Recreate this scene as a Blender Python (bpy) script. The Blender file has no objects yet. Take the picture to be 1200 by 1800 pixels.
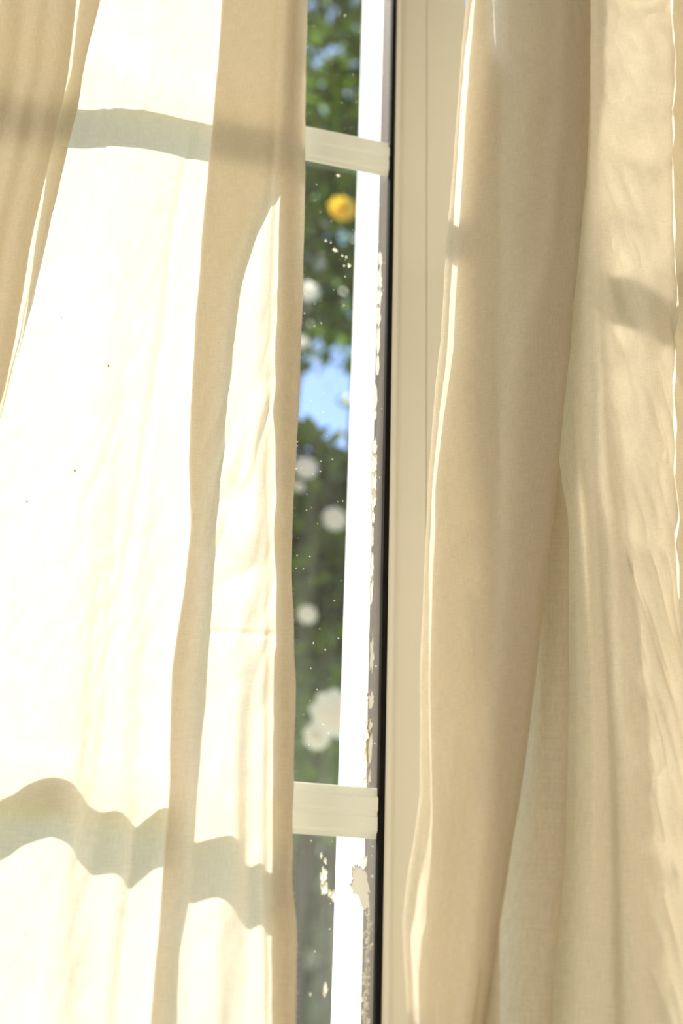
import bpy, bmesh, math, random
import numpy as np
from mathutils import Vector, Matrix, noise as mn

random.seed(7); np.random.seed(7)
SC = bpy.context.scene
COL = SC.collection

# ------------------------------------------------------------------ camera
YAW, PITCH, ROLL, FPX = .24067, .41856, .03376, 2018.0
CAM = np.array([0.0, -.85, 1.25])
_v = np.array([math.sin(YAW)*math.cos(PITCH), math.cos(YAW)*math.cos(PITCH), math.sin(PITCH)])
_r = np.cross(_v, [0, 0, 1]); _r /= np.linalg.norm(_r); _u = np.cross(_r, _v)
VR = _r*math.cos(ROLL) + _u*math.sin(ROLL)
VU = -_r*math.sin(ROLL) + _u*math.cos(ROLL)
cd = bpy.data.cameras.new('camera'); cam = bpy.data.objects.new('camera', cd); COL.objects.link(cam)
cam.matrix_world = Matrix(((VR[0], VU[0], -_v[0], CAM[0]), (VR[1], VU[1], -_v[1], CAM[1]),
                           (VR[2], VU[2], -_v[2], CAM[2]), (0, 0, 0, 1)))
cd.sensor_fit = 'VERTICAL'; cd.sensor_height = 36.0; cd.lens = 36.0*FPX/1800
cd.dof.use_dof = True; cd.dof.focus_distance = .93; cd.dof.aperture_fstop = 3.5
cd.clip_start = .02
SC.camera = cam
SC.view_settings.view_transform = 'Standard'; SC.view_settings.look = 'None'
SC.view_settings.gamma = 1; SC.view_settings.use_curve_mapping = False
SC.view_settings.exposure = 0.0

# ------------------------------------------------------------------ sky, sun, room fill light
SA, SB = .50, 1.70                      # sunlight travels along (SA, -1, -SB)
SUN = Vector((SA, -1, -SB)).normalized()
w = bpy.data.worlds.new('sky'); SC.world = w; w.use_nodes = True
nt = w.node_tree; bgn = nt.nodes['Background']
sky = nt.nodes.new('ShaderNodeTexSky'); sky.sky_type = 'NISHITA'; sky.sun_disc = False
sky.sun_elevation = math.asin(-SUN.z); sky.sun_rotation = math.atan2(-SUN.x, -SUN.y)
sky.air_density = 1.0; sky.dust_density = .5; sky.ozone_density = 4.0
nt.links.new(sky.outputs[0], bgn.inputs[0]); bgn.inputs[1].default_value = .31
sd = bpy.data.lights.new('sun', 'SUN'); sd.energy = 13.8; sd.angle = math.radians(.55); sd.color = (1, .96, .88)
sun = bpy.data.objects.new('sun', sd); COL.objects.link(sun)
sun.rotation_euler = SUN.to_track_quat('-Z', 'Y').to_euler()
ad = bpy.data.lights.new('room_fill', 'AREA'); ad.shape = 'RECTANGLE'; ad.size = 2.2; ad.size_y = 1.8
ad.energy = 33.0; ad.color = (1, .95, .85)
al = bpy.data.objects.new('room_fill', ad); COL.objects.link(al)
al.location = (-2.5, -1.9, 1.6); al.rotation_euler = (math.radians(90), 0, math.radians(-90))   # added fill light by the left wall; no window is modelled there

# ------------------------------------------------------------------ helpers
def P(x, y, d):
    """point seen at pixel (x, y) on the plane d metres inside the glass (arrays welcome)"""
    x, y, d = np.broadcast_arrays(np.asarray(x, float), np.asarray(y, float), np.asarray(d, float))
    wv = _v*FPX + VR*(x-600)[..., None] - VU*(y-900)[..., None]
    return CAM + wv*((.85-d)/wv[..., 1])[..., None]
def pix(p):
    q = np.asarray(p, float)-CAM
    k = q @ _v
    return 600+FPX*(q @ VR)/k, 900-FPX*(q @ VU)/k
def obj(name, me, mat=None, parent=None, smooth=False):
    o = bpy.data.objects.new(name, me); COL.objects.link(o)
    if mat: me.materials.append(mat)
    if smooth: me.polygons.foreach_set('use_smooth', [True]*len(me.polygons))
    if parent: o.parent = parent
    return o
def mesh(name, vs, fs):
    me = bpy.data.meshes.new(name); me.from_pydata([tuple(v) for v in vs], [], fs); me.update(); return me
def box(name, lo, hi, mat, parent=None, bev=0.0):
    bm = bmesh.new(); bmesh.ops.create_cube(bm, size=1)
    for v in bm.verts:
        v.co = Vector([(lo[i]+hi[i])/2 + v.co[i]*(hi[i]-lo[i]) for i in range(3)])
    if bev: bmesh.ops.bevel(bm, geom=bm.edges[:], offset=bev, segments=2, affect='EDGES', profile=.6)
    me = bpy.data.meshes.new(name); bm.to_mesh(me); bm.free()
    return obj(name, me, mat, parent)
def prism(name, prof, a, b, axis, mat, parent=None):
    """closed profile extruded along an axis ('x': profile is (y,z); 'z': profile is (x,y))"""
    n = len(prof)
    f = (lambda p, t: (t, p[0], p[1])) if axis == 'x' else (lambda p, t: (p[0], p[1], t))
    vs = [f(p, a) for p in prof]+[f(p, b) for p in prof]
    fs = [(i, (i+1) % n, n+(i+1) % n, n+i) for i in range(n)]+[tuple(range(n))[::-1], tuple(range(n, 2*n))]
    me = mesh(name, vs, fs)
    bm = bmesh.new(); bm.from_mesh(me); bmesh.ops.recalc_face_normals(bm, faces=bm.faces[:]); bm.to_mesh(me); bm.free()
    return obj(name, me, mat, parent)
def tag(o, label=None, cat=None, group=None, kind=None):
    for k, v in (('label', label), ('category', cat), ('group', group), ('kind', kind)):
        if v: o[k] = v
    return o
def empty(name, loc, **kw):
    o = bpy.data.objects.new(name, None); COL.objects.link(o); o.location = loc; o.empty_display_size = .05
    return tag(o, **kw)
def keep(child):
    """children are modelled in world space: undo the parent's offset"""
    child.matrix_parent_inverse = Matrix.Translation(child.parent.location).inverted()

def mat(name, col, rough=.6, spec=.3, noise=None, bump=0.0):
    m = bpy.data.materials.new(name); m.use_nodes = True; n = m.node_tree; b = n.nodes['Principled BSDF']
    b.inputs['Base Color'].default_value = (*col, 1); b.inputs['Roughness'].default_value = rough
    b.inputs['Specular IOR Level'].default_value = spec
    if noise:
        sc, amt = noise
        tc = n.nodes.new('ShaderNodeTexCoord'); tx = n.nodes.new('ShaderNodeTexNoise'); tx.inputs['Scale'].default_value = sc
        tx.inputs['Detail'].default_value = 6
        n.links.new(tc.outputs['Object'], tx.inputs['Vector'])
        mx = n.nodes.new('ShaderNodeMix'); mx.data_type = 'RGBA'
        mx.inputs[6].default_value = (*[c*(1-amt) for c in col], 1); mx.inputs[7].default_value = (*[min(1, c*(1+amt)) for c in col], 1)
        n.links.new(tx.outputs['Fac'], mx.inputs[0]); n.links.new(mx.outputs[2], b.inputs['Base Color'])
        if bump:
            bp = n.nodes.new('ShaderNodeBump'); bp.inputs['Strength'].default_value = bump; bp.inputs['Distance'].default_value = .001
            n.links.new(tx.outputs['Fac'], bp.inputs['Height']); n.links.new(bp.outputs[0], b.inputs['Normal'])
    return m

def glass_mat():
    m = bpy.data.materials.new('window_glass'); m.use_nodes = True; n = m.node_tree; n.nodes.clear()
    N = n.nodes.new; L = n.links.new
    out = N('ShaderNodeOutputMaterial'); tr = N('ShaderNodeBsdfTransparent'); gl = N('ShaderNodeBsdfGlossy')
    tr.inputs[0].default_value = (.985, .985, .98, 1); gl.inputs['Roughness'].default_value = .015
    fr = N('ShaderNodeFresnel')
    gb = N('ShaderNodeNewGeometry'); ir = N('ShaderNodeMapRange'); ir.inputs[3].default_value = 1.5; ir.inputs[4].default_value = 1/1.5   # thin pane: the same reflectance from both faces
    L(gb.outputs['Backfacing'], ir.inputs[0]); L(ir.outputs[0], fr.inputs[0])
    mx = N('ShaderNodeMixShader'); L(fr.outputs[0], mx.inputs[0]); L(tr.outputs[0], mx.inputs[1]); L(gl.outputs[0], mx.inputs[2])
    # dust: a thin film plus scattered specks and faint wiping streaks
    df = N('ShaderNodeBsdfDiffuse'); df.inputs[0].default_value = (.85, .84, .78, 1)
    tl = N('ShaderNodeBsdfTranslucent'); tl.inputs[0].default_value = (.85, .84, .78, 1)
    dd = N('ShaderNodeMixShader'); dd.inputs[0].default_value = .5; L(df.outputs[0], dd.inputs[1]); L(tl.outputs[0], dd.inputs[2])
    tc = N('ShaderNodeTexCoord')
    vo = N('ShaderNodeTexVoronoi'); vo.inputs['Scale'].default_value = 190; L(tc.outputs['Object'], vo.inputs['Vector'])
    sz = N('ShaderNodeSeparateColor'); L(vo.outputs['Color'], sz.inputs[0])
    th = N('ShaderNodeMapRange'); th.inputs[1].default_value = .72; th.inputs[2].default_value = 1.0; th.inputs[3].default_value = 0; th.inputs[4].default_value = .16
    L(sz.outputs[0], th.inputs[0])
    lt = N('ShaderNodeMath'); lt.operation = 'LESS_THAN'; L(vo.outputs['Distance'], lt.inputs[0]); L(th.outputs[0], lt.inputs[1])
    m1 = N('ShaderNodeMath'); m1.operation = 'MULTIPLY'; m1.inputs[1].default_value = .45; L(lt.outputs[0], m1.inputs[0])
    mp = N('ShaderNodeMapping'); mp.inputs['Scale'].default_value = (40, 40, 4); L(tc.outputs['Object'], mp.inputs[0])
    ns = N('ShaderNodeTexNoise'); ns.inputs['Scale'].default_value = 1; ns.inputs['Detail'].default_value = 5; L(mp.outputs[0], ns.inputs['Vector'])
    m2 = N('ShaderNodeMapRange'); m2.inputs[1].default_value = .35; m2.inputs[2].default_value = .8; m2.inputs[3].default_value = .003; m2.inputs[4].default_value = .022
    L(ns.outputs[0], m2.inputs[0])
    sp = N('ShaderNodeSeparateXYZ'); L(tc.outputs['Object'], sp.inputs[0])
    hz = N('ShaderNodeMapRange'); hz.inputs[1].default_value = 1.85; hz.inputs[2].default_value = 1.2; hz.inputs[3].default_value = 1.0; hz.inputs[4].default_value = 4.5; L(sp.outputs[2], hz.inputs[0])  # film thickened downward to paint a paler haze low on the glass
    m3 = N('ShaderNodeMath'); m3.operation = 'MULTIPLY'; L(m2.outputs[0], m3.inputs[0]); L(hz.outputs[0], m3.inputs[1]); m2 = m3
    mm = N('ShaderNodeMath'); mm.operation = 'MAXIMUM'; L(m1.outputs[0], mm.inputs[0]); L(m2.outputs[0], mm.inputs[1])
    fx = N('ShaderNodeMixShader'); L(mm.outputs[0], fx.inputs[0]); L(mx.outputs[0], fx.inputs[1]); L(dd.outputs[0], fx.inputs[2])
    L(fx.outputs[0], out.inputs[0])
    return m

def cloth_mat(name, col, trans=.48, sheer=.0):
    m = bpy.data.materials.new(name); m.use_nodes = True; n = m.node_tree; n.nodes.clear()
    N = n.nodes.new; L = n.links.new
    out = N('ShaderNodeOutputMaterial'); uv = N('ShaderNodeUVMap'); uv.uv_map = 'cloth'
    def nz(sx, sy, det=3, rough=.5):
        mp = N('ShaderNodeMapping'); mp.inputs['Scale'].default_value = (sx, sy, 1); L(uv.outputs[0], mp.inputs[0])
        t = N('ShaderNodeTexNoise'); t.noise_dimensions = '2D'; t.inputs['Scale'].default_value = 1; t.inputs['Detail'].default_value = det
        t.inputs['Roughness'].default_value = rough; L(mp.outputs[0], t.inputs['Vector']); return t
    weft = nz(110, 1900, 2); warp = nz(1700, 90, 2); big = nz(60, 25, 4); fine = nz(1300, 1300, 2)
    a = N('ShaderNodeMath'); a.operation = 'ADD'; L(weft.outputs[0], a.inputs[0]); L(warp.outputs[0], a.inputs[1])
    b = N('ShaderNodeMath'); b.operation = 'ADD'; L(a.outputs[0], b.inputs[0]); L(fine.outputs[0], b.inputs[1])
    cr = N('ShaderNodeMapRange'); cr.inputs[1].default_value = 1.1; cr.inputs[2].default_value = 1.9; L(b.outputs[0], cr.inputs[0])
    mx = N('ShaderNodeMix'); mx.data_type = 'RGBA'; L(cr.outputs[0], mx.inputs[0])
    mx.inputs[6].default_value = (*[c*.90 for c in col], 1); mx.inputs[7].default_value = (*[min(1, c*1.06) for c in col], 1)
    bp = N('ShaderNodeBump'); bp.inputs['Strength'].default_value = .35; bp.inputs['Distance'].default_value = .00025; L(b.outputs[0], bp.inputs['Height'])
    b2 = N('ShaderNodeBump'); b2.inputs['Strength'].default_value = .5; b2.inputs['Distance'].default_value = .002; L(big.outputs[0], b2.inputs['Height']); L(bp.outputs[0], b2.inputs['Normal'])
    df = N('ShaderNodeBsdfDiffuse'); tl = N('ShaderNodeBsdfTranslucent')
    for s in (df, tl): L(b2.outputs[0], s.inputs['Normal'])
    L(mx.outputs[2], df.inputs[0])
    # light that passes through the linen comes out a little warmer than light thrown back
    wm = N('ShaderNodeMix'); wm.data_type = 'RGBA'; wm.blend_type = 'MULTIPLY'; wm.inputs[0].default_value = 1; wm.inputs[7].default_value = (1.0, .975, .93, 1)
    L(mx.outputs[2], wm.inputs[6]); L(wm.outputs[2], tl.inputs[0])
    ms = N('ShaderNodeMixShader'); ms.inputs[0].default_value = trans; L(df.outputs[0], ms.inputs[1]); L(tl.outputs[0], ms.inputs[2])
    if sheer:
        tp = N('ShaderNodeBsdfTransparent'); m3 = N('ShaderNodeMixShader'); m3.inputs[0].default_value = sheer
        L(ms.outputs[0], m3.inputs[1]); L(tp.outputs[0], m3.inputs[2]); L(m3.outputs[0], out.inputs[0])
    else: L(ms.outputs[0], out.inputs[0])
    return m
def leaf_mat(name, c1, c2, tr=.45):
    m = bpy.data.materials.new(name); m.use_nodes = True; n = m.node_tree; n.nodes.clear(); N = n.nodes.new; L = n.links.new
    out = N('ShaderNodeOutputMaterial'); g = N('ShaderNodeNewGeometry')
    mx = N('ShaderNodeMix'); mx.data_type = 'RGBA'; mx.inputs[6].default_value = (*c1, 1); mx.inputs[7].default_value = (*c2, 1)
    L(g.outputs['Random Per Island'], mx.inputs[0])
    df = N('ShaderNodeBsdfPrincipled'); df.inputs['Roughness'].default_value = .5; tl = N('ShaderNodeBsdfTranslucent')
    L(mx.outputs[2], df.inputs['Base Color']); L(mx.outputs[2], tl.inputs[0])
    ms = N('ShaderNodeMixShader'); ms.inputs[0].default_value = tr; L(df.outputs[0], ms.inputs[1]); L(tl.outputs[0], ms.inputs[2]); L(ms.outputs[0], out.inputs[0])
    return m

M_cream = mat('cream_painted_sash', (.84, .79, .68), .42, .4, (14, .035), .05)
M_bar = mat('offwhite_plastic_bar', (.93, .93, .86), .4, .4, (20, .03))
M_white = mat('white_painted_jamb', (.86, .85, .81), .5, .3, (30, .03))
M_gasket = mat('black_rubber', (.016, .015, .013), .9, .04, (90, .3))
M_spacer = mat('grey_brown_seal', (.085, .062, .045), .8, .05, (60, .25))
M_smear = leaf_mat('dried_cream_paint', (.82, .79, .68), (.86, .83, .74), .5)
M_smear2 = leaf_mat('thin_scraped_paint', (.40, .36, .29), (.66, .61, .50), .5)
M_wall = mat('warm_white_wall', (.82, .77, .66), .9, .1, (8, .03), .1)
M_floor = mat('pale_oak_floor', (.55, .42, .27), .5, .3, (5, .2))
M_glass = glass_mat()
M_cloth = cloth_mat('cream_linen_cloth', (.94, .895, .805), .48, .01)
M_rod = mat('brushed_brass_rod', (.5, .4, .22), .35, .5)

# the glazing bars are thin plastic: a little sun glows through them
_b = leaf_mat('_tmp', (.93, .93, .86), (.93, .93, .88), .24); _b.name = 'offwhite_translucent_bar'
M_bar = _b
# ------------------------------------------------------------------ window
X0 = .2436                     # where the glass ends and the right stile begins
XL = -1.15; ZB, ZT = .30, 2.86
UP1, UP0 = P(610, 233, .005)[2], P(610, 297, .0)[2]
LO1, LO0 = P(588, 1378, .005)[2], P(588, 1470, .0)[2]
PITCHZ = UP1-LO1
win = empty('window_1', (X0, 0, ZB), label='cream framed glazed window with two off-white glazing bars behind the curtains', kind='structure')
def wb(name, lo, hi, m, bev=.0, label=None):
    o = box(name, lo, hi, m, win, bev); keep(o)
    if label: o['label'] = label
    return o
wb('glass_pane', (XL, 0, ZB), (X0+.003, .003, ZT), M_glass, label='dusty clear glass pane')
# glazing bars on the inner face of the pane, each a stepped moulding
for z1, z0 in ((UP1, UP0), (LO1, LO0), (UP1+PITCHZ, UP0+PITCHZ), (LO1-PITCHZ, LO0-PITCHZ)):
    h = z1-z0
    prof = [(-.0002, z0), (-.0025, z0), (-.003, z0+.08*h), (-.0055, z0+.14*h), (-.0055, z0+.40*h), (-.0045, z0+.43*h), (-.0045, z0+.50*h), (-.0062, z0+.54*h),
            (-.0062, z0+.78*h), (-.0035, z0+.84*h), (-.003, z0+.97*h), (-.0022, z1), (-.0002, z1)]
    o = prism('glazing_bar', prof, XL, X0-.0005, 'x', M_bar, win); keep(o)
# grey brown seal between pane and outer rebate, black gasket, stile with bead and groove
X1 = .3235; XR = .62          # the second window starts at X1
win2 = empty('window_2', (X1, 0, ZB), label='second cream framed window hidden behind the right curtain', kind='structure')
def wb2(*a, **k):
    o = wb(*a, **k); o.parent = win2; keep(o); return o
wb2('glass_pane', (X1-.003, 0, ZB), (XR, .003, ZT), M_glass)
for z1, z0 in ((UP1, UP0), (LO1, LO0), (UP1+PITCHZ, UP0+PITCHZ), (LO1-PITCHZ, LO0-PITCHZ)):
    wb2('glazing_bar', (X1, -.0060, z0), (XR, -.0002, z1), M_bar, bev=.0015)
wb('seal_strip', (X0+.0008, .0032, ZB), (X0+.004, .034, ZT), M_spacer, label='grey brown seal strip smeared with old paint')
wb('gasket', (X0, -.0068, ZB), (X0+.0046, -.0003, ZT), M_gasket, .0008, label='black rubber gasket')
prof = [(X0+.0046, .034), (X0+.0046, -.0066), (X0+.0056, -.0082), (X0+.0076, -.0098), (X0+.0090, -.0098), (X0+.0096, -.0074), (X0+.0360, -.0076), (X0+.0364, -.0064), (X0+.0376, -.0064),
        (X0+.0380, -.0076), (X1-.004, -.0080), (X1, -.007), (X1, .018), (X0+.02, .018), (X0+.02, .034)]
o = prism('sash_stile', prof, ZB-.06, ZT+.06, 'z', M_cream, win); keep(o)
wb('sash_stile', (XL-.08, -.009, ZB-.06), (XL-.0005, .03, ZT+.06), M_cream, .002)
wb('sash_rail', (XL, -.009, ZT), (X0+.004, .03, ZT+.06), M_cream, .002)
wb('sash_rail', (XL, -.009, ZB-.06), (X0+.004, .03, ZB), M_cream, .002)
wb2('sash_stile', (XR+.0005, -.009, ZB-.06), (XR+.08, .03, ZT+.06), M_cream, .002)
wb2('sash_rail', (X1+.0005, -.009, ZT), (XR, .03, ZT+.06), M_cream, .002)
wb2('sash_rail', (X1+.0005, -.009, ZB-.06), (XR, .03, ZB), M_cream, .002)
# white sunlit meeting post outside the pane, fluted on the side that faces the sun
n = 26; prof = [(X0+.0045, .0345)]
for i in range(n*4):
    t = i/(n*4-1); y = .0345+.093*t
    dx = .0006*(1 if (i//2) % 4 == 0 else 0) + (.0016 if .60 < t < .64 else 0)
    prof.append((X0+.0015+dx, y))
prof += [(X0+.009, .1275), (X0+.009, .0345)]
o = prism('outer_jamb', prof, ZB-.08, ZT+.08, 'z', M_white, win); keep(o); o['label'] = 'white fluted outer jamb in full sun'
wb('outer_jamb', (XL-.09, .031, ZB-.08), (XL-.002, .1275, ZT+.08), M_white, .002)
wb('outer_head', (XL, .031, ZT+.01), (X0+.001, .1275, ZT+.08), M_white)
wb('outer_sill', (XL, .031, ZB-.08), (X0+.001, .18, ZB-.005), M_white)
wb2('outer_jamb', (XR+.002, .031, ZB-.08), (XR+.09, .1275, ZT+.08), M_white, .002)
wb2('outer_head', (X0+.0095, .035, ZT+.01), (XR+.001, .1275, ZT+.08), M_white)
wb2('outer_sill', (X0+.0095, .035, ZB-.08), (XR+.001, .18, ZB-.005), M_white)
wb2('fixed_frame', (XR+.0812, -.018, ZB-.12), (XR+.15, .0, ZT+.12), M_cream, .003)
wb('fixed_frame', (XL-.15, -.018, ZB-.12), (XL-.0812, .0, ZT+.12), M_cream, .003)

# dried paint smears on the glass
def smear(x, y, rx, ry, m, seed, jag=.45, tilt=0):
    rng = random.Random(seed); c = P(x, y, 0)
    k = .85/FPX*1.13
    n = 44; vs = []
    for i in range(n):
        a = 2*math.pi*i/n
        q = 1 + jag*mn.noise((math.cos(a)*1.7+seed*3.1, math.sin(a)*1.7, seed))+.5*jag*mn.noise((math.cos(a)*6+seed, math.sin(a)*6, 4.0))+rng.uniform(-.12, .12)
        dx, dz = math.cos(a)*rx*k*q, math.sin(a)*ry*k*q
        vs.append((c[0]+dx+dz*tilt, -.0006-.00002*(seed % 40), c[2]+dz))
    vs2 = [(p[0], -.0001, p[2]) for p in vs]
    fs = [tuple(range(n))]+[(i, (i+1) % n, n+(i+1) % n, n+i) for i in range(n)]
    o = obj('paint_smear', mesh('paint_smear', vs+vs2, fs), m, win); keep(o)
def xw(y): return 688-(y/1800)*39            # left edge of the gasket on the glass
sm = [(455, 14, 4), (490, 26, 5), (520, 20, 5.5), (556, 26, 4), (598, 30, 3.5), (640, 24, 3), (700, 24, 3), (728, 10, 2.6), (788, 18, 5), (816, 22, 5.5), (850, 26, 5), (880, 20, 5), (908, 12, 3),
      (945, 18, 2), (998, 24, 3), (1035, 26, 3)]
for i, (y, ry, rx) in enumerate(sm): smear(xw(y)-(11.0 if y < 700 else 13.5), y, rx, ry, M_smear, i+1, .5)
for i, (y, ry, rx) in enumerate([(1150, 32, 4.5), (1228, 14, 5), (1275, 12, 4), (1315, 26, 4.5), (1365, 14, 2.5)]): smear(xw(y)-11, y, rx, ry, M_smear2, i+31, .7, .05)
for i, (y, ry, rx) in enumerate([(1295, 24, 4), (1335, 18, 3.5), (1375, 8, 3)]): smear(xw(y)-17, y, rx, ry, M_smear, i+41, .4)
for i in range(110):
    y = 1596+i*1.95; smear(xw(y)-5-2.5*math.sin(i*.33)-(i > 40)*2.5+random.gauss(0, 2.4), y, random.uniform(.5, 2.2), random.uniform(.8, 3.2), M_smear, i+161, .9, .1)
smear(632, 1556, 14, 30, M_smear2, 90, .5, -.25); smear(641, 1514, 3, 9, M_smear, 92, .5)
for i, (x, y, rx, ry) in enumerate([(568, 1540, 5, 13), (570, 1563, 5, 9), (564, 1503, 1.6, 4), (571, 1513, 2, 4), (578, 1570, 2, 5), (586, 1574, 5, 6), (571, 1738, 3, 8), (569, 1748, 1.6, 4), (545, 1748, 1.2, 2),
                                    (588, 440, 4, 4), (601, 450, 2, 1.6), (608, 452, 2, 2), (613, 467, 3.4, 4), (604, 468, 1.6, 2), (572, 424, 2, 2), (581, 427, 1.2, 1.4), (594, 309, 3, 2.4), (606, 28, 1.6, 1.6)]):
    smear(x, y, rx, ry, M_smear, 100+i, .8)

# ------------------------------------------------------------------ room shell
RX0, RX1, RY, RZ = -2.6, 2.2, -4.0, 3.05
T = .12
def st(name, lo, hi, m, label):
    o = box(name, lo, hi, m); tag(o, label=label, kind='structure'); return o
wf = empty('wall_front', (0, 0, 0), label='warm white wall around the window', kind='structure')
for lo, hi in (((RX0, 0, 0), (XL-.0905, T, RZ)), ((XR+.0905, 0, 0), (RX1, T, RZ)), ((XL-.09, 0, ZT+.0805), (XR+.0903, T, RZ)), ((XL-.09, 0, 0), (XR+.0903, T, ZB-.0805))):
    box('wall_section', lo, hi, M_wall, wf)
st('wall_left', (RX0-.1, RY, 0), (RX0, 0, RZ), M_wall, 'warm white side wall of the room')
st('wall_right', (RX1, RY, 0), (RX1+.1, 0, RZ), M_wall, 'warm white side wall beyond the right curtain')
st('wall_back', (RX0, RY-.1, 0), (RX1, RY, RZ), M_wall, 'warm white wall opposite the window')
st('ceiling', (RX0, RY, RZ), (RX1, T, RZ+.1), M_wall, 'white ceiling')
st('floor', (RX0, RY, -.1), (RX1, T, 0), M_floor, 'pale oak floor')

# ------------------------------------------------------------------ curtains
def vnoise(u, v, seed):
    iu, iv = np.floor(u).astype(int), np.floor(v).astype(int); fu, fv = u-iu, v-iv
    fu = fu*fu*(3-2*fu); fv = fv*fv*(3-2*fv)
    def h(a, b):
        n = (a*374761393+b*668265263+seed*1442695041) & 0x7fffffff
        n = (n ^ (n >> 13))*1274126177 & 0x7fffffff
        return ((n ^ (n >> 16)) & 0xffff)/32767.5-1
    return (h(iu, iv)*(1-fu)+h(iu+1, iv)*fu)*(1-fv)+(h(iu, iv+1)*(1-fu)+h(iu+1, iv+1)*fu)*fv
Y0, Y1, NR = -40, 1850, 380
YS = np.linspace(Y0, Y1, NR)
def curve(pts, smooth=7):
    ys = [p[1] for p in pts]; xs = [p[0] for p in pts]
    # extend the end slopes
    ys = [ys[0]-400]+ys+[ys[-1]+400]
    xs = [xs[0]-(xs[1]-xs[0])/(ys[2]-ys[1])*400]+xs+[xs[-1]+(xs[-1]-xs[-2])/(ys[-2]-ys[-3])*400]
    pad = np.concatenate([YS[:1]-(np.arange(smooth, 0, -1))*(YS[1]-YS[0]), YS, YS[-1:]+np.arange(1, smooth+1)*(YS[1]-YS[0])])
    a = np.interp(pad, ys, xs); k = np.hanning(2*smooth+3)[1:-1]; k /= k.sum()
    return np.convolve(a, k, 'valid')
def shadow_depth(x, y, z1, off=.003):
    a0 = P(x, y, 0.)[2]; k = (P(x, y, .1)[2]-a0)/.1
    return (z1+SB*off-a0)/(k+SB)
def sheet(name, keys, sub, material, parent, wrinkle, seed, ztop=2.73, zbot=.03, extra=None):
    """keys: list of (x curve in px, depth curve in m); the plan curve of every row is a spline through them"""
    X = np.stack([np.broadcast_to(k[0], (NR,)) for k in keys], 1); D = np.stack([np.broadcast_to(k[1], (NR,)) for k in keys], 1)
    W = P(X, YS[:, None]*np.ones_like(X), D)                       # NR x K x 3
    K = W.shape[1]; out = []
    idx = lambda i: W[:, min(max(i, 0), K-1)]
    for i in range(K-1):
        p0, p1, p2, p3 = idx(i-1), idx(i), idx(i+1), idx(i+2); L = np.linalg.norm(p2-p1, axis=1).mean()
        l0 = np.linalg.norm(p1-p0, axis=1)[:, None]+1e-5; l1 = np.linalg.norm(p2-p1, axis=1)[:, None]+1e-5; l2 = np.linalg.norm(p3-p2, axis=1)[:, None]+1e-5
        m1 = (p2-p1)/l1 if i == 0 else ((p1-p0)/l0*l1+(p2-p1)/l1*l0)/(l0+l1)
        m2 = (p2-p1)/l1 if i == K-2 else ((p2-p1)/l1*l2+(p3-p2)/l2*l1)/(l1+l2)
        n = max(2, int(math.ceil(L/sub)))
        for j in range(n):
            t = j/n; h = (2*t**3-3*t**2+1, t**3-2*t**2+t, -2*t**3+3*t**2, t**3-t**2)
            out.append(h[0]*p1+h[1]*m1*l1+h[2]*p2+h[3]*m2*l1)
    out.append(W[:, -1]); G = np.stack(out, 1)                     # NR x C x 3
    # continue the cloth up to the rod and down to the floor
    def ext(row, slope, zend, n):
        rows = []
        for j in range(1, n+1):
            t = j/n; r = row.copy(); dz = (zend-row[:, 2])*t
            damp = (1-.5*t)
            r[:, 0] += slope[:, 0]*dz*damp; r[:, 1] = row[:, 1]+slope[:, 1]*dz*damp*.5; r[:, 2] = row[:, 2]+dz; rows.append(r)
        return rows
    s0 = (G[0]-G[6])/((G[0]-G[6])[:, 2:3]); s1 = (G[-1]-G[-7])/((G[-1]-G[-7])[:, 2:3])
    s0 = np.clip(s0, -.25, .25); s1 = np.clip(s1, -.25, .25)
    G = np.concatenate([np.stack(ext(G[0], s0, ztop, 40)[::-1]), G, np.stack(ext(G[-1], s1, zbot, 60))])
    arc = np.concatenate([[0], np.cumsum(np.linalg.norm(np.diff(G[100], axis=0), axis=1))]); U = np.broadcast_to(arc, G.shape[:2]); Z = G[..., 2]
    du = np.gradient(G, axis=1); dv = np.gradient(G, axis=0); nrm = np.cross(du, dv); nrm /= np.linalg.norm(nrm, axis=2, keepdims=True)+1e-12
    G = G+nrm*wrinkle(U, Z, G)[..., None]
    G[..., 1] = np.minimum(G[..., 1], -.0078)                      # the cloth rests on the glazing bars, never through them
    R_, C_ = G.shape[:2]
    me = bpy.data.meshes.new(name); me.vertices.add(R_*C_); me.vertices.foreach_set('co', G.reshape(-1))
    q = np.arange(R_*C_).reshape(R_, C_); F = np.stack([q[:-1, :-1], q[1:, :-1], q[1:, 1:], q[:-1, 1:]], -1).reshape(-1, 4)
    me.loops.add(F.size); me.loops.foreach_set('vertex_index', F.reshape(-1).astype(np.int32))
    me.polygons.add(len(F)); me.polygons.foreach_set('loop_start', np.arange(0, F.size, 4, dtype=np.int32))
    me.update(calc_edges=True); me.validate()
    uvl = me.uv_layers.new(name='cloth'); uvd = np.stack([U, Z], -1).reshape(-1, 2)[F.reshape(-1)]; uvl.data.foreach_set('uv', uvd.reshape(-1).astype(np.float32))
    o = obj(name, me, material, parent, True); keep(o)
    return o, G

def fold(keys, xc, da, db, side, r=4.0):
    """turn back at fold line xc: arrive at depth da, leave at depth db; side=+1 when the fold points right"""
    keys += [(xc-side*r, da), (xc-side*r*.25, da*.85+db*.15), (xc, (da+db)/2), (xc-side*r*.25, da*.15+db*.85), (xc-side*r, db)]

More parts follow.
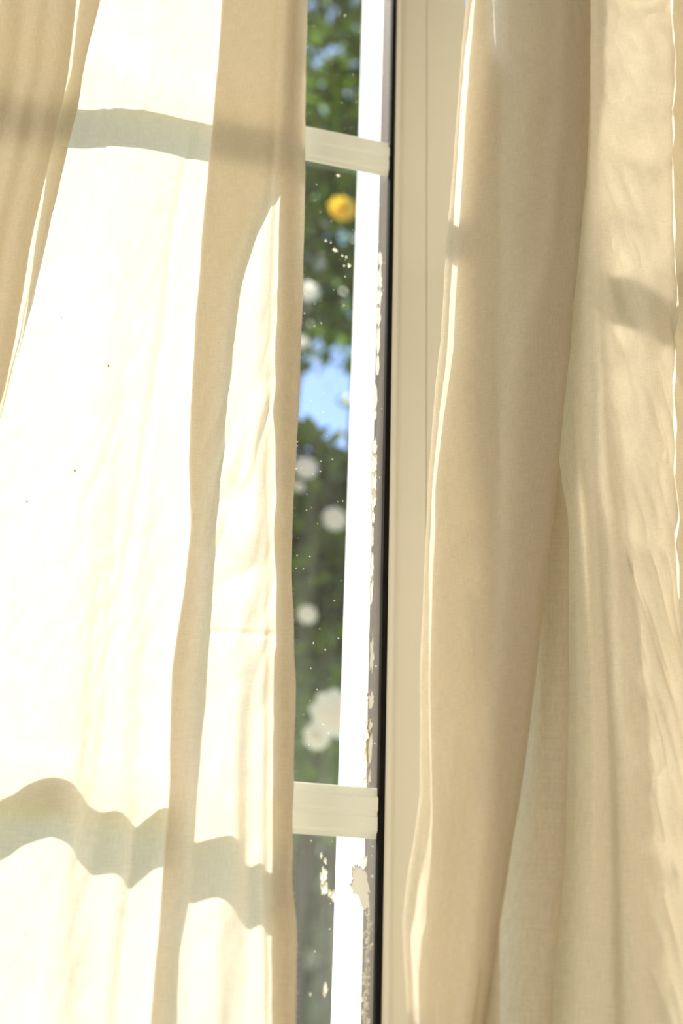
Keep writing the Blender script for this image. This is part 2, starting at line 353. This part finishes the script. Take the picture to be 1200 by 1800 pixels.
# --- left curtain -------------------------------------------------
Hm = curve([(540, 0), (537, 300), (530, 600), (526, 700), (516, 900), (512, 1000), (516, 1080), (519, 1200), (515, 1450), (515, 1560), (523, 1620), (521, 1800)], 4)
Hd = curve([(521, 0), (518, 400), (517, 600), (513, 800), (505, 1000), (508, 1200), (510, 1500), (512, 1800)])
Hl = curve([(505, 0), (497, 200), (485, 400), (478, 600), (473, 800), (478, 1000), (474, 1200), (471, 1500), (474, 1800)])
L3 = curve([(390, 0), (375, 200), (357, 400), (342, 600), (333, 800), (336, 930), (322, 1040), (302, 1180), (296, 1400), (282, 1600), (266, 1800)])
WL = curve([(528, 0), (522, 180), (508, 290), (486, 345), (452, 420), (430, 500), (404, 690), (388, 880), (376, 1000), (370, 1100), (362, 1200), (346, 1350), (338, 1500), (320, 1620), (308, 1800)], 4)
E2 = curve([(178, 0), (152, 100), (138, 190), (114, 290), (98, 350), (75, 450), (58, 520), (30, 620), (0, 740), (-70, 950), (-330, 1700)])
M1 = curve([(134, 0), (120, 130), (98, 230), (79, 310), (50, 450), (27, 595), (0, 715), (-70, 900), (-350, 1600)])
GAP = curve([(9, 0), (6, 120), (-4, 180), (-4, 270), (7, 330), (13, 450), (14, 600), (14, 1800)], 3)
up = [(130, 190), (165, 192), (185, 189), (205, 187), (250, 191), (290, 200), (330, 209), (360, 215)]
lo = [(-40, 1440), (0, 1403), (20, 1393), (40, 1376), (65, 1364), (90, 1360), (112, 1365), (130, 1376), (150, 1396), (168, 1424), (185, 1424), (205, 1421), (222, 1430), (232, 1441), (245, 1443), (262, 1432), (280, 1418), (296, 1416),
      (345, 1475), (352, 1463), (370, 1461), (385, 1456), (400, 1454), (415, 1456), (428, 1490), (440, 1509), (470, 1514)]
dup_ = [float(shadow_depth(x, y, UP1)) for x, y in up]; dlo = [float(shadow_depth(x, y, LO1)) for x, y in lo]
def dS(x):
    """depth of the single cloth layer at pixel columns x (NR array)"""
    a = np.interp(x+(YS-200)*.15, [p[0] for p in up], dup_)
    b = np.interp(x+(YS-1430)*.07, [p[0] for p in lo], dlo)
    t = np.clip((YS-230)/1100, 0, 1); t = t*t*(3-2*t)
    m = a*(1-t)+b*t
    return m
def ridge(pts, wpx, h):
    return (curve(pts), wpx, h)
RS = [ridge([(205, 40), (192, 200), (165, 360), (150, 450), (120, 640), (96, 800), (70, 960), (50, 1100)], 7, .0022), ridge([(325, 290), (303, 420), (290, 560), (268, 700), (245, 860), (222, 1000), (205, 1120)], 9, .0030),
      ridge([(215, 700), (190, 800), (150, 880), (130, 1000)], 7, .0012), ridge([(175, 1000), (165, 1150), (155, 1300), (150, 1420), (135, 1600), (130, 1800)], 9, .0026), ridge([(245, 1400), (230, 1520), (215, 1650), (200, 1800)], 8, .0024),
      ridge([(60, 1480), (75, 1600), (40, 1800)], 12, .0015), ridge([(30, 800), (20, 1000), (10, 1200)], 8, .0014)]
fadeR = [np.ones(NR)]*7
fadeR[2] = np.clip((YS-660)/100, 0, 1)*np.clip((1050-YS)/100, 0, 1); fadeR[3] = np.clip((YS-900)/200, 0, 1); fadeR[4] = np.clip((YS-1350)/120, 0, 1)
fadeR[5] = np.clip((YS-1450)/100, 0, 1); fadeR[0] = np.clip((1150-YS)/200, 0, 1); fadeR[1] = np.clip((YS-200)/150, 0, 1)*np.clip((1150-YS)/200, 0, 1); fadeR[6] = np.clip((YS-700)/150, 0, 1)*np.clip((1300-YS)/150, 0, 1)
def dSr(x):
    m = dS(x)
    for (c, wd, h), fd in zip(RS, fadeR): m = m+fd*h*np.exp(-((x-c)/wd)**2)
    return m
DW = dS(Hl-20)                     # depth of the front layer near the hem
DW = np.maximum(DW, .036)+.002
keys = [(Hd, DW-.0096), (Hl+20, DW-.0096)]
fold(keys, Hl+2, DW-.0096, DW-.0070, -1, 3)
keys += [(Hl+20, DW-.0070)]
fold(keys, Hd+1, DW-.0070, DW-.0044, 1, 3)
keys += [(Hl+20, DW-.0044)]
fold(keys, Hl, DW-.0042, DW-.001, -1, 4)
keys += [(Hl+20, DW-.001)]
fold(keys, Hm, DW-.0006, DW+.0022, 1, 3)
keys += [(Hd, DW+.002), (Hl+10, DW+.0026), (Hl-3, DW+.0018), (Hl-10, DW-.001)]
SL = dS(L3-4)
FR = np.maximum(dS(L3+14), SL+.009)
for k in (.15, .3, .45, .6, .72, .84, .94):
    xx = Hl-10+(L3+6-(Hl-10))*k
    f = dS(xx)+.003
    s = np.clip((xx-WL)/20, -1, 1)*.5+.5
    keys.append((xx, f*s*.9+(1-s*.9)*(DW*(1-k)+FR*k)))
fold(keys, L3, FR, (FR+SL)/2+.001, -1, 5)
WR = np.maximum(WL-14, L3+10)
keys += [((L3+WR)/2, (FR+SL)/2-.001)]
fold(keys, WR, (FR+SL)/2-.001, SL-.0005, 1, 5)
keys += [((L3+WR)/2, SL-.0005)]
NSX = 44; XA = L3-2; XB = M1+GAP*.5
for i in range(NSX+1):
    t = i/NSX; xx = XA+(XB-XA)*t; keys.append((xx, dSr(xx)))
SB2 = dSr(XB)
fold(keys, XB-2, SB2, SB2+.004, -1, 3)
keys += [((XB+E2)/2, SB2+.0045)]
fold(keys, E2, SB2+.005, SB2+.010, 1, 4)
keys += [((XB+E2)/2, SB2+.0095), (XB-4, SB2+.0085), (M1-10, SB2+.009), (M1-60, SB2+.014), (M1-130, SB2+.010), (M1-200, SB2+.017)]
fold(keys, M1-240, SB2+.018, SB2+.022, -1, 6)
keys += [(M1-160, SB2+.020), (M1-60, SB2+.018)]
fold(keys, M1, SB2+.014, SB2+.021, 1, 5)
keys += [(M1-22, SB2+.0245), (M1-46, SB2+.0225), (M1-66, SB2+.0255), (M1-90, SB2+.023), (M1-114, SB2+.027), (M1-200, SB2+.022), (M1-300, SB2+.035), (M1-380, SB2+.02)]
def wr_left(U, Z, G):
    px_, py_ = pix(G)
    a = .00030*vnoise(U/.006+Z/.03, Z/.020, 3)+.00060*vnoise(U/.016-Z/.06, Z/.07, 5)+.0010*vnoise(U/.035, Z/.16, 8)
    # crumpled area on the front panel
    k = np.exp(-((px_-430)/60)**2)*np.exp(-((py_-900)/330)**2)
    r = 1-2*np.abs(vnoise(U/.014+Z/.06, Z/.055, 21)); a = a+k*(.0026*r+.0006*vnoise(U/.008-Z/.03, Z/.02, 23))
    # horizontal ironing crease
    a = a+.0009*np.exp(-((py_-1112-(px_-370)*.04)/4.0)**2)*((px_ > 365) & (px_ < 485))
    return a
rod_l = empty('curtain', (-.1, -.05, .03), label='left cream linen curtain, sunlit and nearly white, crossed by two bar shadows', cat='curtain')
oL, GL = sheet('cloth', keys, .0016, M_cloth, rod_l, wr_left, 11)

M_fleck = mat('dry_leaf_fleck', (.45, .38, .18), .9, .1)
def cloth_point(G, x, y):
    px_, py_ = pix(G); e = (px_-x)**2+(py_-y)**2; e = e+np.where(G[..., 1] > 0, 1e9, 0)
    near = e < e.min()+6; d = np.where(near, -G[..., 1], -9); i = np.unravel_index(np.argmax(d), d.shape); return Vector(G[i])
for i, (x, y, r) in enumerate([(190, 645, .0011), (131, 829, .0011), (47, 884, .0009), (45, 1640, .0007), (110, 560, .0006)]):
    bm = bmesh.new(); bmesh.ops.create_icosphere(bm, subdivisions=2, radius=r); rng = random.Random(i)
    for v in bm.verts: v.co = v.co*(1+.35*mn.noise(v.co*2600+Vector((i, 0, 0)))); v.co.y *= .35; v.co.x *= .7
    me = bpy.data.meshes.new('fleck'); bm.to_mesh(me); bm.free(); o = obj('fleck', me, M_fleck, rod_l, True)
    c = cloth_point(GL, x, y); o.location = c+Vector((0, -.0006, 0))-rod_l.location

# --- right curtain ------------------------------------------------
Rm = curve([(820, 0), (809, 100), (801, 200), (796, 280), (788, 380), (783, 460), (775, 600), (762, 720), (752, 850), (745, 1000), (742, 1100), (740, 1200), (741, 1400), (731, 1470), (718, 1540), (708, 1620), (712, 1700), (716, 1800)], 4)
Rw = curve([(8, 0), (12, 120), (13, 380), (13, 460), (14, 600), (9, 720), (6, 850), (9, 930), (6, 1050), (5, 1200), (6, 1400), (14, 1500), (22, 1600), (10, 1700), (10, 1800)], 4)
Ae = curve([(1042, 0), (1036, 200), (1030, 300), (1018, 450), (1005, 600), (990, 720), (975, 880), (965, 960), (950, 1100), (935, 1250), (915, 1400), (890, 1550), (868, 1680), (850, 1800)])
Bd = curve([(985, 0), (976, 200), (968, 330), (955, 450), (918, 560), (896, 700), (886, 900), (880, 1050), (868, 1200), (850, 1400), (830, 1600), (812, 1800)])
F2 = curve([(1022, 0), (1000, 450), (985, 600), (984, 720), (996, 850), (1001, 950), (1000, 1200), (996, 1400), (988, 1550), (975, 1700), (968, 1800)])
Bb = curve([(1043, 0), (1048, 100), (1056, 300), (1068, 520), (1080, 700), (1088, 850), (1102, 1000), (1122, 1150), (1140, 1300), (1153, 1450), (1166, 1600), (1184, 1800)])
DR = .5*(float(shadow_depth(790, 388, UP1))+float(shadow_depth(787, 460, UP0, 0)))
def b_depth():
    """depth at which the edge of the stile's shadow falls on the boundary seen in the cloth"""
    x0 = P(Bb, YS, 0.)[:, 0]; k = (P(Bb, YS, .1)[:, 0]-x0)/.1
    o = (x0-X1-SA*.018)/(SA-k); kk = np.hanning(41); kk /= kk.sum()
    return np.convolve(np.pad(o, 20, mode='edge'), kk, 'valid')
DB = b_depth()
one = np.ones(NR)
DR0 = DR
DR = DR0+.028*np.clip((420-YS)/350, 0, 1)
def fA(x):
    """depth of the front face of the big fold"""
    t = np.clip((x-Rm)/(Ae-Rm), 0, 1); tb = np.clip((x-Bd)/(Ae-Bd), 0, 1)
    return DR+.004*np.sin(np.clip((x-Rm)/60, 0, 1)*1.57)+np.maximum(.024+.019*np.clip((750-YS)/700, 0, 1)-(DR-DR0), .008)*t**1.3-.007*tb**1.6
keys = [(Rm+5, DR-.0012*one), (Rm+1, DR-.0014*one), (Rm-.5, DR*one), (Rm+2, DR+.0008*one)]
for t in (0, .08, .2, .35, .5, .65, .8, .92):
    xx = Rm+Rw+(Bd-24-Rm-Rw)*t; keys.append((xx, fA(xx)))
keys += [(Bd-14, fA(Bd-14)), (Bd+10, fA(Bd+10)+.0015), ((Bd+Ae)/2, fA((Bd+Ae)/2)+.001), (Ae-22, fA(Ae-22)+.001)]
dE = fA(Ae); dH = dE-.030
fold(keys, Ae, dE, dE-.010, 1, 6)
topf = np.clip((700-YS)/300, 0, 1); sh = 45*topf
keys += [(Ae-26, dE-.014)]
fold(keys, Ae-46-sh, dE-.016, dE-.021, -1, 5)
lowf = np.clip((YS-650)/250, 0, 1)
F2 = np.maximum(F2*lowf+(Ae-14-sh)*(1-lowf), Ae-14-sh)
keys += [((Ae-46-sh+F2)/2, dE-.018)]
fold(keys, F2, dE-.014, dE-.019, 1, 4)
keys += [(F2-30, dE-.020)]
fold(keys, F2-56, dE-.021, dE-.026, -1, 5)
keys += [(F2-30, dE-.025)]
d0 = np.minimum(dE-.026, DB-.01)
keys += [(F2, d0)]
nb = 10
for i in range(1, nb+1):
    t = i/nb; xx = F2+(Bb-F2)*t
    e = t**1.1
    und = (.0040*np.sin(t*13+YS*.0012)+.0012*np.sin(t*23-YS*.002))*t*(1-t)*4*(.3+.7*lowf)
    keys.append((xx, d0+(DB-d0)*e+und))
R2 = curve([(1184, 0), (1187, 640), (1189, 900), (1200, 1100), (1240, 1400), (1290, 1800)])
R2 = np.maximum(R2, Bb+35)
DE = DB+.00014*(R2-Bb)
for t in (.2, .4, .6, .8): keys.append((Bb+(R2-Bb)*t, DB+(DE-DB)*t+.001*np.sin(t*7+YS*.004)))
fold(keys, R2, DE, DE-.006, 1, 4)
keys += [(R2-14, DE-.012), (R2-14, DE-.018), (R2+20, DE-.016), (R2+50, DE-.012)]
fold(keys, R2+80, DE-.012, DE-.018, 1, 5)
keys += [(R2+40, DE-.024)]
fold(keys, R2-36, DE-.026, DE-.032, -1, 5)
keys += [(R2+50, DE-.036), (R2+110, DE-.02), (R2+170, DE-.06), (R2+250, DE-.03), (R2+330, DE-.07)]
def wr_right(U, Z, G):
    px_, py_ = pix(G)
    a = .00022*vnoise(U/.006+Z/.03, Z/.020, 13)+.0005*vnoise(U/.018-Z/.08, Z/.09, 15)+.0010*vnoise(U/.04, Z/.2, 18)
    k = np.clip((px_-1050)/30, 0, 1)*np.clip((-G[..., 1]-.118)/.01, 0, 1)
    r = 1-2*np.abs(vnoise(U/.016+Z/.05, Z/.06, 31)); r2 = vnoise(U/.006+Z/.02, Z/.018, 33)
    return a+k*(.0020*r+.0006*r2)
cr = empty('curtain', (.4, -.12, .03), label='right cream linen curtain with a deep beige fold hanging beside the window frame', cat='curtain')
oR, GR = sheet('cloth', keys, .0016, M_cloth, cr, wr_right, 12)

# loose threads along the edges
def threads(parent, side_pts, n, seed, sgn):
    rng = random.Random(seed); bm = bmesh.new()
    for _ in range(n):
        p = Vector(side_pts[rng.randrange(len(side_pts))]); L = rng.uniform(.0008, .0030); a = rng.uniform(-1.1, 1.1)
        d = Vector((sgn*math.cos(a), rng.uniform(-.5, .3), math.sin(a))); q = p.copy(); r = .00006; prev = None
        for j in range(4):
            ring = [bm.verts.new(q+Vector((math.cos(t)*r, 0, math.sin(t)*r))) for t in (0, 2.09, 4.19)]
            if prev:
                for k in range(3): bm.faces.new((prev[k], prev[(k+1) % 3], ring[(k+1) % 3], ring[k]))
            prev = ring; q = q+d*L/3; d = (d+Vector((rng.uniform(-.5, .5), rng.uniform(-.3, .3), rng.uniform(-.5, .5)))).normalized()
    me = bpy.data.meshes.new('frayed_threads'); bm.to_mesh(me); bm.free()
    me.uv_layers.new(name='cloth')
    o = obj('frayed_threads', me, M_cloth, parent); keep(o); o['kind'] = 'stuff'
# unseen second layer, added behind the far right part to darken its tone
i0 = next(i for i, k in enumerate(keys) if k[0] is F2 and k[1] is d0)+1
sheet('hidden_layer', [(k[0], k[1]-.0016) for k in keys[i0-2:i0+nb+4]]+[(R2-6, DE-.002)], .0020, M_cloth, cr, wr_right, 54)
# cloth layers hidden behind the fold, in two widths that leave a slit at the top
def hidden_layer(xa, xb, off, extra_band, seed):
    ks = [(xa, fA(xa)-off)]
    for t in (.2, .4, .6, .8): ks.append((xa+(xb-xa)*t, fA(xa+(xb-xa)*t)-off-.0012*math.sin(t*3.14)))
    ks.append((xb, fA(xb)-off))
    if extra_band:  # added turn of cloth that darkens the band at the right edge
        ks = ks[:-1]; ks.append((Bd+.5*(Ae-Bd), fA(Bd+.5*(Ae-Bd))-off-.001))
        fold(ks, Ae-9, fA(Ae-9)-off, fA(Ae-9)-off-.003, 1, 3)
        ks += [((Ae+Bd)/2, fA((Ae+Bd)/2)-off-.005), (Bd, fA(Bd)-off-.0055)]
    return sheet('hidden_layer', ks, .003, M_cloth, cr, lambda U, Z, G: .0004*vnoise(U/.03, Z/.1, seed), seed)
xs1 = curve([(858, 0), (860, 60), (866, 100), (872, 122), (878, 135), (878, 1800)], 2)
xs2 = curve([(880, 0), (880, 60), (877, 100), (872, 122), (866, 135), (866, 1800)], 2)
hidden_layer(Rm+Rw, xs1, .0030, False, 51)
hidden_layer(Rm+Rw+2, xs1-1, .0050, False, 53)  # unseen extra layer, added to dim the sunlit left side of the fold
hidden_layer(Bd+2, Ae-12, .0110, False, 55)  # unseen extra layer, added to deepen the dark right band
hidden_layer(xs2, Ae-10, .0042, True, 52)
threads(rod_l, [tuple(p) for p in P(Hm-1, YS, DW+.0008)], 420, 3, 1)
threads(cr, [tuple(p) for p in P(Rm, YS, DR)], 420, 4, -1)

# curtain rod above the frame
rod = empty('curtain_rod', (0, -.075, 2.74), label='brass curtain rod above the window', cat='curtain rod')
bm = bmesh.new(); bmesh.ops.create_cone(bm, cap_ends=True, segments=24, radius1=.012, radius2=.012, depth=3.2)
bmesh.ops.rotate(bm, verts=bm.verts, matrix=Matrix.Rotation(math.pi/2, 3, 'Y')); me = bpy.data.meshes.new('pole'); bm.to_mesh(me); bm.free()
obj('pole', me, M_rod, rod, True)
for x in (-1.45, 1.45):
    box('bracket', (x-.01, -.005, -.012), (x+.01, .0745, .012), M_rod, rod, .003)

# ------------------------------------------------------------------ garden beyond the glass
def at(x, y, dist):
    wv = _v*FPX+VR*(x-600)-VU*(y-900); return Vector(CAM+wv*((dist)/wv[1]))
LEAF = [(0, 0, 0), (.28, .35, .05), (.32, .62, .04), (0, 1, -.08), (-.32, .62, .04), (-.28, .35, .05), (0, .5, 0)]
LF = [(0, 1, 6), (1, 2, 6), (2, 3, 6), (3, 4, 6), (4, 5, 6), (5, 0, 6)]
def leaves(pts, size, seed, m, name, parent):
    rng = random.Random(seed); vs = []; fs = []
    for p in pts:
        s = size*rng.uniform(.6, 1.3); R = Matrix.Rotation(rng.uniform(0, 6.28), 3, 'Z') @ Matrix.Rotation(rng.uniform(-1.3, 1.3), 3, 'X') @ Matrix.Rotation(rng.uniform(-1, 1), 3, 'Y')
        b = len(vs)
        for q in LEAF: vs.append(tuple(Vector(p)+R @ (Vector(q)*s)))
        fs += [tuple(b+i for i in f) for f in LF]
    o = obj(name, mesh(name, vs, fs), m, parent); keep(o); o['kind'] = 'stuff'; return o
def limb(path, r0, r1, m, name, parent):
    n = len(path); vs = []; fs = []
    for i, p in enumerate(path):
        r = r0+(r1-r0)*i/(n-1)
        for k in range(8): vs.append((p[0]+math.cos(k*.785)*r, p[1]+math.sin(k*.785)*r, p[2]))
    for i in range(n-1):
        for k in range(8): fs.append((i*8+k, i*8+(k+1) % 8, i*8+8+(k+1) % 8, i*8+8+k))
    o = obj(name, mesh(name, vs, fs), m, parent, True); keep(o); return o
M_bark = mat('grey_bark', (.16, .13, .10), .9, .1, (20, .3))
M_leafd = leaf_mat('dark_green_leaf', (.012, .045, .008), (.14, .24, .015))
M_leafl = leaf_mat('lime_green_leaf', (.08, .17, .02), (.24, .38, .03))
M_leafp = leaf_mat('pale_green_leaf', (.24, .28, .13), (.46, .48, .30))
M_grass = mat('lawn', (.16, .20, .07), .9, .1, (3, .3))
M_petal = leaf_mat('cream_petal', (.93, .86, .76), (.95, .90, .83), .6)
M_yellow = leaf_mat('yellow_leaf', (.80, .50, .04), (.92, .62, .06), .5)
g = box('ground', (-30, .2, -.9), (40, 60, -.5), M_grass); tag(g, label='lawn outside the window', kind='structure')

def crown(name, label, cx, cy, z0, z1, rx, ry, n, size, m, seed, thr=-.12, trunk=True, fr=1.6):
    rng = random.Random(seed); t = empty(name, (cx, cy, -.5), label=label, cat='tree' if trunk else 'shrub'); pts = []
    while len(pts) < n:
        a, b, c = rng.uniform(-1, 1), rng.uniform(-1, 1), rng.uniform(-1, 1)
        if a*a+b*b+c*c > 1: continue
        p = Vector((cx+a*rx, cy+b*ry, (z0+z1)/2+c*(z1-z0)/2))
        if mn.noise(p*fr+Vector((seed*7.3, 0, 0))) < thr: continue
        pts.append(p)
    leaves(pts, size, seed, m, 'foliage', t)
    zc = (z0+z1)/2
    limb([(cx+.06*math.sin(i*1.3), cy+.05*math.cos(i), -.5+(zc+.5)*i/7) for i in range(8)], .10 if trunk else .03, .03, M_bark, 'trunk' if trunk else 'stem', t)
    for k in range(6):
        a = k*1.05; limb([(cx+math.cos(a)*rx*.7*q, cy+math.sin(a)*ry*.7*q, zc-.3+.9*q*(z1-zc)) for q in (0, .35, .7, 1)], .04 if trunk else .015, .008, M_bark, 'branch', t)
    return t
t_dark = crown('tree', 'dark leafy tree overhanging behind the upper glass', .75, 3.3, 3.72, 6.3, 1.6, .5, 8000, .085, M_leafd, 3, -.12)
crown('tree', 'bright lime green tree behind the upper glass with blue sky in its gaps', 2.4, 8.6, 6.9, 11.5, 2.6, 1.8, 3600, .15, M_leafl, 5, .02)
t_flower = crown('tree', 'small dark green flowering tree behind the middle of the glass', .28, 2.2, 2.10, 2.90, .82, .33, 5600, .075, M_leafd, 8, -.35)
crown('tree', 'lime green tree just behind the dark flowering tree', 1.45, 5.6, 2.2, 4.3, 1.4, 1.0, 9000, .09, M_leafl, 9, -.3)
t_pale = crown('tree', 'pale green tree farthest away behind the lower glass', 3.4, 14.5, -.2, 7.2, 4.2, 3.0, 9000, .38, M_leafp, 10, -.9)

def blossom(x, y, dist, rad, m, parent, label=None, seed=1):
    c = at(x, y, dist); rng = random.Random(seed); vs = []; fs = []
    for ringn, (np_, tilt, s) in enumerate(((9, .15, 1.0), (7, .6, .85), (5, 1.1, .65))):
        for i in range(np_):
            a = 2*math.pi*i/np_+ringn*.5+rng.uniform(-.1, .1); R = Matrix.Rotation(a, 3, 'Y') @ Matrix.Rotation(-tilt, 3, 'X'); b = len(vs)
            for q in ((0, 0, 0), (.25, 0, .4), (.30, -.08, .8), (0, -.16, 1.0), (-.30, -.08, .8), (-.25, 0, .4), (0, .06, .5)):
                vs.append(tuple(c+R @ (Vector(q)*rad*s)))
            fs += [tuple(b+k for k in f) for f in LF]
    o = obj('blossom', mesh('blossom', vs, fs), m, parent); keep(o)
    if label: o['label'] = label
for a in [(542, 512, 3.5, .045, M_petal, t_dark), (530, 600, 3.6, .03, M_petal, t_dark), (572, 392, 3.9, .022, M_petal, t_dark), (566, 465, 3.9, .02, M_petal, t_dark), (537, 822, 2.72, .036, M_petal, t_flower), (588, 912, 2.72, .037, M_petal, t_flower),
          (524, 855, 2.74, .02, M_petal, t_flower), (540, 1080, 2.74, .028, M_petal, t_flower), (588, 1255, 2.70, .066, M_petal, t_flower), (556, 1295, 2.72, .036, M_petal, t_flower), (536, 1685, 13, .13, M_petal, t_pale), (606, 1480, 13, .10, M_petal, t_pale)]:
    blossom(*a, seed=int(a[1]))
blossom(602, 366, 3.3, .055, M_yellow, t_dark, 'golden yellow blossom', seed=5)
